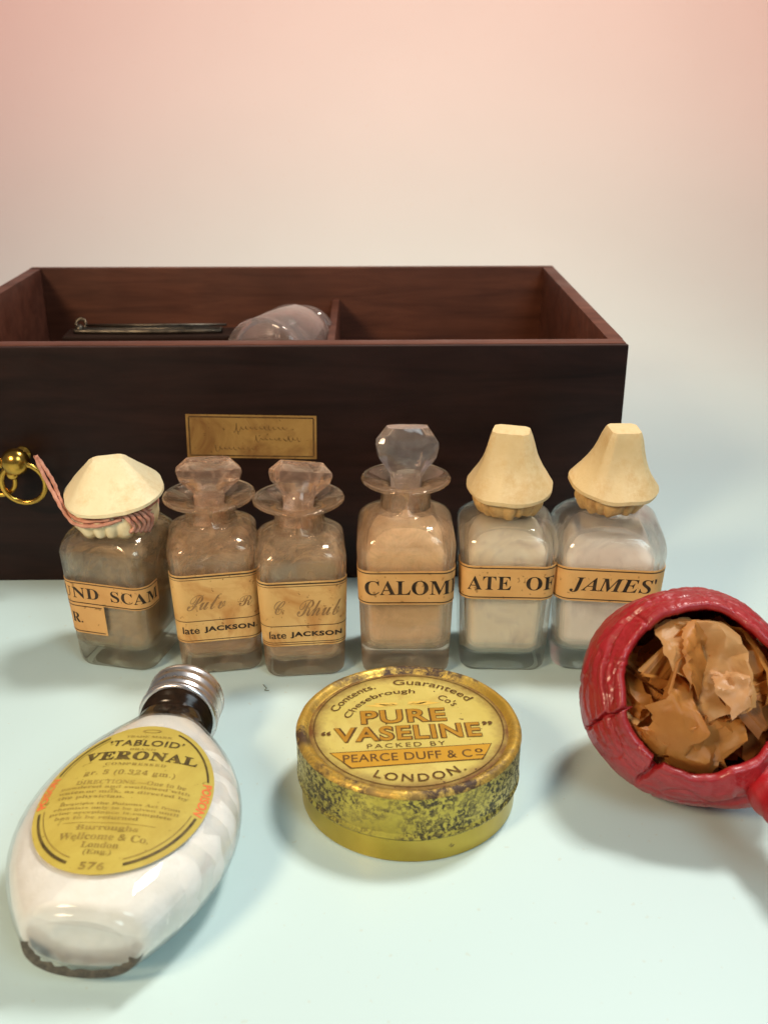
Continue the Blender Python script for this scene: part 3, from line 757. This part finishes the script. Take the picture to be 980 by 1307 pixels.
mesh_obj('print_ornament', *place(pet, 2.120), m_ink('ornament_ochre', (0.66, 0.42, 0.08), 0.3, (0.7, 0.55, 0.2), 0.35), fc, False)
mesh_obj('lettering', *place(dark, 2.127), ti, fc, False)
mesh_obj('lettering', *place(och, 2.131), to, fc, False)

# ---------------------------------------------------------------- tablet flask lying on its side
fl = empty('tablet_flask', 'oval clear glass flask lying down, white contents, yellow oval label and screw cap', 'flask', (-7.02, 18.0, 0), (0, 0, R(-3.6)))
fl.scale = (0.98, 0.93, 1)
FP = [(0.0, 1.38, 0.92), (0.25, 1.55, 1.02), (0.9, 1.98, 1.16), (1.8, 2.45, 1.27), (2.8, 2.80, 1.34), (4.0, 2.98, 1.38), (5.2, 2.92, 1.38), (6.2, 2.70, 1.34), (7.2, 2.30, 1.26), (8.0, 1.80, 1.16), (8.6, 1.35, 1.06), (9.0, 1.12, 1.02), (9.3, 1.08, 1.02)]
def fprof(s):
    s = max(0, min(9.3, s))
    for i in range(len(FP) - 1):
        if s <= FP[i + 1][0]: break
    p0, p1, p2, p3 = FP[max(i - 1, 0)], FP[i], FP[i + 1], FP[min(i + 2, len(FP) - 1)]
    d = p2[0] - p1[0]; t = (s - p1[0]) / d
    o = []
    for k in (1, 2):
        m1 = (p2[k] - p0[k]) / max(1e-6, p2[0] - p0[0]) * d; m2 = (p3[k] - p1[k]) / max(1e-6, p3[0] - p1[0]) * d
        o.append((2 * t ** 3 - 3 * t * t + 1) * p1[k] + (t ** 3 - 2 * t * t + t) * m1 + (-2 * t ** 3 + 3 * t * t) * p2[k] + (t ** 3 - t * t) * m2)
    return o
ZC = 1.40
def fring(s, off=0.0, n=96, e=2.3, dz=0):
    W, T = fprof(s); out = []
    for i in range(n):
        t = 2 * PI * i / n; c, q = math.cos(t), math.sin(t)
        x = (W + off) * math.copysign(abs(c) ** (2 / e), c); z = (T + off) * math.copysign(abs(q) ** (2 / e), q)
        out.append((x, s, ZC + z + dz))
    return out
ss = [0.1, 0.25, 0.5, 0.8, 1.2, 1.7, 2.2, 2.8, 3.4, 4.0, 4.6, 5.2, 5.8, 6.4, 7.0, 7.5, 8.0, 8.4, 8.7, 9.0, 9.3]
def scl(r, k, y): return [(x * k, y, ZC + (z - ZC) * k) for x, _, z in r]
r0 = fring(0.1)
rg = [scl(r0, 0.15, 0.18), scl(r0, 0.72, 0.14), scl(r0, 0.82, 0.03), scl(r0, 0.93, 0.0)] + [fring(s) for s in ss]
nk = fring(9.3)
def rr3(r, y, n=96): return [(r * math.cos(2 * PI * i / n), y, ZC + r * math.sin(2 * PI * i / n)) for i in range(n)]
rg += [rr3(1.02, 9.5), rr3(1.0, 11.0), rr3(0.8, 11.0), rr3(0.8, 9.4)]
rg += [fring(s, -0.07) for s in reversed(ss[2:-1])] + [fring(0.38, -0.07), scl(fring(0.3, -0.07), 0.9, 0.28), scl(fring(0.3, -0.15), 0.2, 0.30)]
fix(mesh_obj('glass_body', *loft(rg), M['flask_glass'], fl))
def lumpy(r, s):
    out = []
    for x, y, z in r:
        e = max(0, min(1, (x - 1.2) / 0.8))          # stacked tablets pressing on the right flank
        d = e * 0.05 * (abs(math.sin(s * 2.6 + 0.5 * math.sin(z * 2))) ** 0.5 - 0.6) + 0.03 * abs(nz(x * 1.5, s * 1.5, z * 1.5)) * -1
        out.append((x * (1 + min(0.012, d)), y, ZC + (z - ZC) * (1 + min(0.012, d))))
    return out
ws = [0.5 + 0.1 * i for i in range(82)]
rg = [scl(fring(0.4, -0.1), 0.2, 0.36), scl(fring(0.4, -0.1), 0.85, 0.35), fring(0.42, -0.12)] + [lumpy(fring(s, -0.085), s) for s in ws] + [scl(fring(8.7, -0.2), 0.2, 8.8)]
fix(mesh_obj('white_tablets', *loft(rg), m_powder('white_tablet_mass', (0.76, 0.73, 0.66), (0.86, 0.84, 0.79), 110, bump=0.9), fl))
LC = 4.35
def onfl(d):
    def fn(x, y, z):
        s = LC + y; W, T = fprof(s); k = min(0.999, abs(x) / W); e = 2.3
        return (x, s, ZC + (T + d) * (1 - k ** e) ** (1 / e) + d * 0.2)
    return fn
LW, LL = 2.30, 3.22
v = [(0, 0, 0)]; f = []; n = 72; m = 14
for j in range(1, m + 1):
    for i in range(n): v.append((LW * j / m * math.cos(2 * PI * i / n), LL * j / m * math.sin(2 * PI * i / n), 0))
for i in range(n):
    f.append((0, 1 + i, 1 + (i + 1) % n))
    for j in range(m - 1): a = 1 + j * n; f.append((a + i, a + n + i, a + n + (i + 1) % n, a + (i + 1) % n))
lm = m_label('yellow_label', (0.45, 0.35, 0.065), (0.52, 0.41, 0.09), (0.38, 0.27, 0.045), 0.6)
vl = mesh_obj('paper_label', *mapped((v, f), onfl(0.015)), lm, fl)
vl['label'] = 'oval yellow printed label'
def T(s, k, cx, y0, wd, h, b=0.0, sp=1.0, sh=0.0): return text(s, k, cx - wd / 2, cx + wd / 2, y0, y0 + h, b, sp, 0.22, 0.22, sh)
def earc(a0, a1, kx, t):
    n = 30; V = []; 
    for i in range(n + 1):
        a = R(a0 + (a1 - a0) * i / n)
        for q in (kx - t, kx + t): V.append((LW * q * math.cos(a), LL * q * math.sin(a), 0))
    return V, [(2 * i, 2 * i + 1, 2 * i + 3, 2 * i + 2) for i in range(n)]
blk = [T('VERONAL', 'serif', 0.04, 1.28, 3.2, 0.44, 0.02, 1.1), T('‘TABLOID’', 'plain', 0.02, 2.02, 2.15, 0.33, 0.02, 1.1), earc(100 + 22, 165, 0.93, 0.012), earc(15, 68, 0.93, 0.012), earc(197, 252, 0.93, 0.014), earc(290, 345, 0.93, 0.014)]
mesh_obj('lettering', *mapped(join(blk), onfl(0.028)), m_ink('label_black', (0.05, 0.035, 0.015), 0.3, (0.4, 0.28, 0.06)), vl, False)
gry = [T('TRADE MARK', 'serif', 0.0, 2.50, 1.35, 0.11), T('BRAND', 'serif', 0.0, 1.78, 0.75, 0.11), T('COMPRESSED', 'serif', 0.0, 1.02, 1.7, 0.12, 0, 1.2), T('gr. 5 (0.324 gm.)', 'serif', -0.05, 0.52, 2.5, 0.28, 0, 1.1),
       T('DIRECTIONS.—One to be', 'serif', 0.1, 0.16, 3.0, 0.17), T('powdered and swallowed with', 'serif', 0.0, -0.06, 3.5, 0.15), T('water or milk, as directed by', 'serif', 0.0, -0.27, 3.5, 0.15), T('the physician.', 'serif', -0.8, -0.48, 1.8, 0.15),
       T('Requires the Poisons Act from', 'serif', 0.05, -0.76, 3.2, 0.13), T('chemists only to be given until', 'serif', 0.0, -0.94, 3.3, 0.13), T('prior acceptance is complete', 'serif', -0.1, -1.12, 3.2, 0.13), T('has to be returned', 'serif', -0.4, -1.30, 2.2, 0.13),
       grid2(-1.2, 1.2, -1.45, -1.435, 12, 1), T('Burroughs', 'serif', 0.0, -1.76, 1.6, 0.24), T('Wellcome & Co.', 'serif', 0.0, -2.06, 2.3, 0.24), T('London', 'serif', 0.0, -2.34, 0.95, 0.2), T('(Eng.)', 'serif', 0.0, -2.60, 0.7, 0.2), T('576', 'plain', 0.0, -3.06, 0.62, 0.24, 0.02, 1.1),
       text('O', 'plain', -0.28, 0.28, 2.78, 2.98, -0.01), earc(122, 165, 0.88, 0.004), earc(197, 252, 0.875, 0.005), earc(290, 345, 0.875, 0.005)]
mesh_obj('small_lettering', *mapped(join(gry), onfl(0.026)), m_ink('label_grey', (0.22, 0.15, 0.035), 0.7, (0.46, 0.33, 0.07), sc_=140), vl, False)
def side_text(s, side):
    v, f = text(s, 'plain', -0.62, 0.62, -0.12, 0.12, 0.03, 1.05, 0.15, 0.0); out = []
    for x, y, _ in v:
        if side > 0: a = -x / 2.75; q = 0.925 + y / LW; ang = a
        else: a = PI - x / 2.75; q = 0.925 + y / LW; ang = a
        out.append((LW * q * math.cos(ang), LL * q * math.sin(ang), 0))
    return out, f
redm = m_ink('label_red', (0.72, 0.13, 0.05), 0.3, (0.65, 0.42, 0.08))
for sd in (1, -1): mesh_obj('red_lettering', *mapped(side_text('POISON', sd), onfl(0.026)), redm, vl, False)
# neck ring, cap
def lathy(prof, n=96):
    return loft([rr3(r * 0.93, y, n) for y, r in prof])
fix(mesh_obj('neck_ring', *lathy([(9.20, 0.95), (9.24, 1.12), (9.32, 1.19), (9.42, 1.13), (9.52, 1.22), (9.62, 1.14), (9.72, 1.24), (9.82, 1.16), (9.92, 1.24), (9.98, 0.95)]), m_ink('dark_resin', (0.012, 0.007, 0.004), 0.4, (0.05, 0.025, 0.012), 0.16), fl), 60)
fix(mesh_obj('screw_cap', *lathy([(9.90, 1.20), (9.90, 1.29), (9.98, 1.35), (10.08, 1.35), (10.12, 1.30), (10.20, 1.29), (10.25, 1.34), (10.36, 1.345), (10.42, 1.29), (10.55, 1.28), (10.66, 1.285), (10.70, 1.33), (10.85, 1.335), (10.9, 1.29), (11.05, 1.29), (11.12, 1.33), (11.22, 1.33), (11.32, 1.26), (11.36, 1.12), (11.35, 0.3)]), M['alu'], fl), 60)
kn = []
for yy, rr in ((10.03, 1.257), (11.17, 1.239)):
    for i in range(110):
        a = 2 * PI * i / 110; c, s = math.cos(a), math.sin(a); b = box(-0.045, 0.045, -0.018, 0.018, -0.012, 0.012, 0)
        kn.append(([((rr + z) * c - y * s, yy + x, ZC + (rr + z) * s + y * c) for x, y, z in b[0]], b[1]))
k = mesh_obj('knurling', *join(kn), M['alu'], fl, False); fix(k); k['kind'] = 'stuff'
# grime on the foot of the flask
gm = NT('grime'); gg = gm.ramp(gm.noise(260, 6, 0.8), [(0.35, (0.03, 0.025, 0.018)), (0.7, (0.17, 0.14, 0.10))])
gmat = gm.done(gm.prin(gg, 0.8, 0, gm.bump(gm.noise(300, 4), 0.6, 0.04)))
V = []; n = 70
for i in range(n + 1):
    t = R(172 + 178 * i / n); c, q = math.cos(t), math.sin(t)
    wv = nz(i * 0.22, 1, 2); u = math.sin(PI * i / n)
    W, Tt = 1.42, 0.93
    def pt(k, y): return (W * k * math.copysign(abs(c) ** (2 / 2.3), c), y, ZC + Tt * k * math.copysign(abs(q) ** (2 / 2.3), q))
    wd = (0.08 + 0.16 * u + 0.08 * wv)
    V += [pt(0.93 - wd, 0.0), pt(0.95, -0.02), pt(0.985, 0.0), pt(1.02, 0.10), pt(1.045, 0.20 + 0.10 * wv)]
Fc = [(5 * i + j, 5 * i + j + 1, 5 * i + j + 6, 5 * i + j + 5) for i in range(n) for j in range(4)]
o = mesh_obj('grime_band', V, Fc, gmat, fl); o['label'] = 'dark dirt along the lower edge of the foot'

# ---------------------------------------------------------------- red leather bulb
BC = Vector((8.95, 25.95, 3.12)); BR = 3.12
rb = empty('red_leather_bulb', 'hollow red leather bulb with torn round mouth and stalk, at the right edge', 'bulb', (BC.x, BC.y, 0))
camv = (Vector((0, 0, 20)) - BC).normalized()
rightv = Vector((0, 0, 1)).cross(camv).normalized(); upv = camv.cross(rightv)
hz = (camv + rightv * 0.17 + upv * 0.08).normalized()
hx = (rightv - hz * rightv.dot(hz)).normalized(); hy = hz.cross(hx)
def bl(v): return hx * v[0] + hy * v[1] + hz * v[2] + Vector((0, 0, BC.z))
def gauss(x, s): return math.exp(-(x / s) ** 2)
def adiff(a, b): return (a - b + 180) % 360 - 180
NB = 440; MB = 130
def th0(ph):
    a = R(ph)
    t = 50 + 2.2 * nz(math.cos(a) * 1.7, math.sin(a) * 1.7, 3.3) + 1.0 * nz(math.cos(a) * 6, math.sin(a) * 6, 1.3)
    t += 9 * max(0, 1 - abs(adiff(ph, 247)) / 4.0)           # torn notch at the bottom
    t += 4 * gauss(adiff(ph, 300), 16) * -1.3 + 3 * gauss(adiff(ph, 85), 25) - 3 * gauss(adiff(ph, 195), 14)
    return t
def rad(ph, th, out=1):
    a = R(ph); c, s = math.cos(a), math.sin(a); rel = th - th0(ph)
    r = BR
    r += 0.05 * nz(c * 1.5, s * 1.5, th / 30)                                          # uneven ball
    e = math.exp(-max(0, rel) / 22)
    r += 0.09 * gauss(adiff(ph, 160), 75) * gauss(rel - 14, 18) * nz(c * 1.6, s * 1.6, rel / 3.2) + 0.04 * e * nz(c * 2.5, s * 2.5, th / 40) + 0.03 * e * nz(c * 6 + th / 30, s * 6, th / 14) + 0.012 * nz(c * 20, s * 20, th / 7)       # pleats running from the mouth
    r += 0.01 * gauss(rel - 5, 5)                                                        # thick rolled lip
    # overlapping fold on the left
    wl = gauss(adiff(ph, 165), 48); cl = 11 + 3.0 * math.sin(R(ph * 3)) + 2 * nz(c * 4, s * 4, 8)
    d = rel - cl
    r -= 0.20 * wl * gauss(d, 1.1); r += 0.10 * wl * (1 / (1 + math.exp(-d / 1.3)) - 0.5)
    cl2 = 22 + 4 * nz(c * 3, s * 3, 4)
    r -= 0.07 * gauss(adiff(ph, 120), 45) * gauss(rel - cl2, 1.3)
    r -= 0.06 * gauss(adiff(ph, 60), 35) * gauss(rel - 9 - 3 * nz(c * 4, s * 4, 2), 1.2)
    # crack running left, seam under the notch
    crk = 204 + 0.16 * rel + 2.0 * nz(rel * 0.12, 0, 0) + 1.6 * nz(rel * 0.5, 3, 0)
    r -= 0.34 * gauss(adiff(ph, crk), 0.75) * (1 if rel < 34 else math.exp(-(rel - 34) / 3))
    r -= 0.20 * gauss(adiff(ph, 247 - 0.1 * rel), 1.3) * (1 if rel < 14 else math.exp(-(rel - 14) / 3))
    dx, dy, dz2 = c * math.sin(R(th)), s * math.sin(R(th)), math.cos(R(th))
    def rid(k, o, w): return max(0.0, 1 - abs(noise.noise(Vector((dx * k + o, dy * k, dz2 * k)))) / w)
    r += 0.09 * noise.noise(Vector((dx * 1.6, dy * 1.6 + 4, dz2 * 1.6)))
    r -= 0.055 * rid(1.9, 2.0, 0.06) ** 1.5 + 0.03 * rid(4.2, 7.0, 0.09) ** 1.5 + 0.012 * rid(9.0, 1.0, 0.12)
    # gathered flap towards the stalk
    r += 0.20 * gauss(adiff(ph, 292), 30) * gauss(rel - 9, 12)
    r -= 0.14 * gauss(adiff(ph, 290), 30) * gauss(rel - 22 - 4 * nz(c * 3, s * 3, 6), 2.0)
    r += 0.35 * gauss(adiff(ph, 308), 16) * gauss(th - 78, 16)
    return r
rings = []
for j in range(MB + 1):
    u = (j / MB) ** 1.25; row = []
    for i in range(NB):
        ph = 360 * i / NB; t0 = th0(ph); th = t0 + (179.5 - t0) * u; r = rad(ph, th)
        v = Vector((r * math.sin(R(th)) * math.cos(R(ph)), r * math.sin(R(th)) * math.sin(R(ph)), r * math.cos(R(th))))
        row.append(tuple(bl(v)))
    rings.append(row)
lip = []
for rr2, dth in ((-0.05, -1.0), (-0.14, -1.4), (-0.24, -0.7), (-0.28, 2), (-0.28, 12), (-0.28, 30), (-0.28, 55), (-0.28, 90), (-0.28, 128)):
    row = []
    for i in range(NB):
        ph = 360 * i / NB; th = th0(ph) + dth; r = min(rad(ph, max(th, th0(ph))), BR + 0.1) + rr2
        row.append(tuple(bl(Vector((r * math.sin(R(th)) * math.cos(R(ph)), r * math.sin(R(th)) * math.sin(R(ph)), r * math.cos(R(th)))))))
    lip.append(row)
V, Fc = loft(lip[::-1] + rings, True, True)
V = [(x, y, max(0.01, z)) for x, y, z in V]
fix(mesh_obj('leather_shell', V, Fc, M['red'], rb))
# stalk
B0 = Vector((BC.x, BC.y, 0))
pth = [Vector(p) - B0 for p in ((10.48, 23.4, 2.15), (10.52, 22.6, 2.0), (10.72, 21.7, 2.1), (11.25, 20.5, 2.7), (12.3, 18.8, 3.6))]
sp_ = spline(pth, 10); nrd = len(sp_)
rds = [0.66 - 0.12 * min(1, i / 22) + 0.03 * math.sin(i * 0.9) for i in range(nrd)]
v, f = tube(sp_, rds, 40)
v = [(x + 0.07 * nz(x * 2.2, y * 1.0, z * 3), y + 0.05 * nz(x, y * 2, z * 3 + 5), z + 0.08 * nz(x * 3 + 7, y * 1.2, z * 2)) for x, y, z in v]
fix(mesh_obj('stalk', v, f, M['red'], rb))

# crumpled brown paper stuffed in the mouth
tp = empty('crumpled_paper', 'wad of crumpled brown tissue paper stuffed inside the red leather bulb', 'paper', (BC.x, BC.y, 0))
def sheet(seed, size, nf, maxang, centre, ori, squash=0.6, lim=2.72):
    rnd = random.Random(seed); bm = bmesh.new()
    bmesh.ops.create_grid(bm, x_segments=32, y_segments=22, size=1)
    for v in bm.verts: v.co.x *= size[0] / 2; v.co.y *= size[1] / 2; v.co.x += 0.08 * nz(v.co.y * 3, seed, 0); v.co.y += 0.08 * nz(v.co.x * 3, seed, 5)
    for k in range(nf):
        a = rnd.uniform(0, PI); p = Vector((rnd.uniform(-0.32, 0.32) * size[0], rnd.uniform(-0.32, 0.32) * size[1], 0))
        # fold in current space
        no = Vector((math.cos(a), math.sin(a), rnd.uniform(-0.3, 0.3))).normalized()
        bmesh.ops.bisect_plane(bm, geom=bm.verts[:] + bm.edges[:] + bm.faces[:], plane_co=p, plane_no=no, dist=1e-4)
        ax = no.cross(Vector((0, 0, 1))).normalized(); ang = rnd.choice((-1, 1)) * R(rnd.uniform(maxang * 0.3, maxang))
        Mx = Matrix.Translation(p) @ Matrix.Rotation(ang, 4, ax) @ Matrix.Translation(-p)
        for v in bm.verts:
            if (v.co - p).dot(no) > 1e-4: v.co = Mx @ v.co
    cen = sum((v.co for v in bm.verts), Vector()) / len(bm.verts); Q = ori.to_matrix(); V = []
    pass
    bmesh.ops.triangulate(bm, faces=[q for q in bm.faces if len(q.verts) > 4])
    bmesh.ops.recalc_face_normals(bm, faces=bm.faces)
    bm.verts.index_update()
    for v in bm.verts:
        p = Q @ (v.co - cen); p.z *= squash; p = p + Vector(centre)
        p += Vector((nz(p.x, p.y, p.z + seed, 2.6), nz(p.x, p.y + seed, p.z, 2.6), nz(p.x + seed, p.y, p.z, 2.6))) * 0.10
        p += (Q @ Vector((0, 0, 1))) * (0.42 * (abs(nz(p.x, p.y, p.z + seed, 1.1)) - 0.2) + 0.16 * abs(nz(p.x + 9, p.y, p.z + seed, 3.2)) + 0.05 * abs(nz(p.x + 9, p.y, p.z + seed, 7.5)))
        # stay inside the shell and behind the mouth
        if p.length > lim: p = p * (lim / p.length)
        mr = math.hypot(p.x, p.y)
        if mr > 1.8: p.z = min(p.z, 2.25 - (mr - 1.8) * 2.2)
        p.z = min(p.z, 2.45 + 0.15 * nz(p.x, p.y, seed, 2))
        V.append(tuple(bl(p)))
    F = [tuple(v.index for v in q.verts) for q in bm.faces]; bm.free(); return V, F
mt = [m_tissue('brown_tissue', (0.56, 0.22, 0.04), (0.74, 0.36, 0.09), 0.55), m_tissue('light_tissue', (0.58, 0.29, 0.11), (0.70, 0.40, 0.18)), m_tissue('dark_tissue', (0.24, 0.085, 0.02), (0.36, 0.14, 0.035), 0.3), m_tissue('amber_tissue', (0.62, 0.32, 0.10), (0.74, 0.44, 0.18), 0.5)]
rnd = random.Random(21)
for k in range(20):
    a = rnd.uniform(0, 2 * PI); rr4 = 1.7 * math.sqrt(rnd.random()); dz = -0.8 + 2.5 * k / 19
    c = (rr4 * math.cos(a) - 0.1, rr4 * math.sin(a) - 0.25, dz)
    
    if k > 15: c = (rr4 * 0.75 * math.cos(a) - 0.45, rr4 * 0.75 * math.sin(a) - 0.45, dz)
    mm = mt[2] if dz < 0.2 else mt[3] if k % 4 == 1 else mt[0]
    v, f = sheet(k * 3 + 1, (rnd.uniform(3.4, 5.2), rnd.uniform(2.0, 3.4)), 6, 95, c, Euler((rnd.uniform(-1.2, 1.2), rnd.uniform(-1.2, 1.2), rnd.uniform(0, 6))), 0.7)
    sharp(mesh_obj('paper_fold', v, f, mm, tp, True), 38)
# the long pale strip that crosses the mouth
v, f = sheet(77, (3.4, 0.95), 4, 50, (0.80, 0.35, 2.2), Euler((0.35, -0.25, -0.95)), 0.8)
o = sharp(mesh_obj('paper_strip', v, f, mt[1], tp, True), 38)
o['label'] = 'paler peach coloured strip of paper'

# scrap of dry stalk on the table
lt = mesh_obj('dry_scrap', *tube(spline([(-0.12, 0.32, 0.02), (-0.05, 0.12, 0.08), (0.02, 0.05, 0.04), (-0.03, -0.05, 0.03), (0.05, -0.10, 0.04), (0.12, -0.05, 0.02)], 5), 0.013, 6), m_ink('scrap_green', (0.10, 0.09, 0.03)), None, True, (-4.15, 31.0, 0.01))
lt['label'] = 'tiny curled dry green scrap on the table beside the screw cap'; lt['category'] = 'scrap'
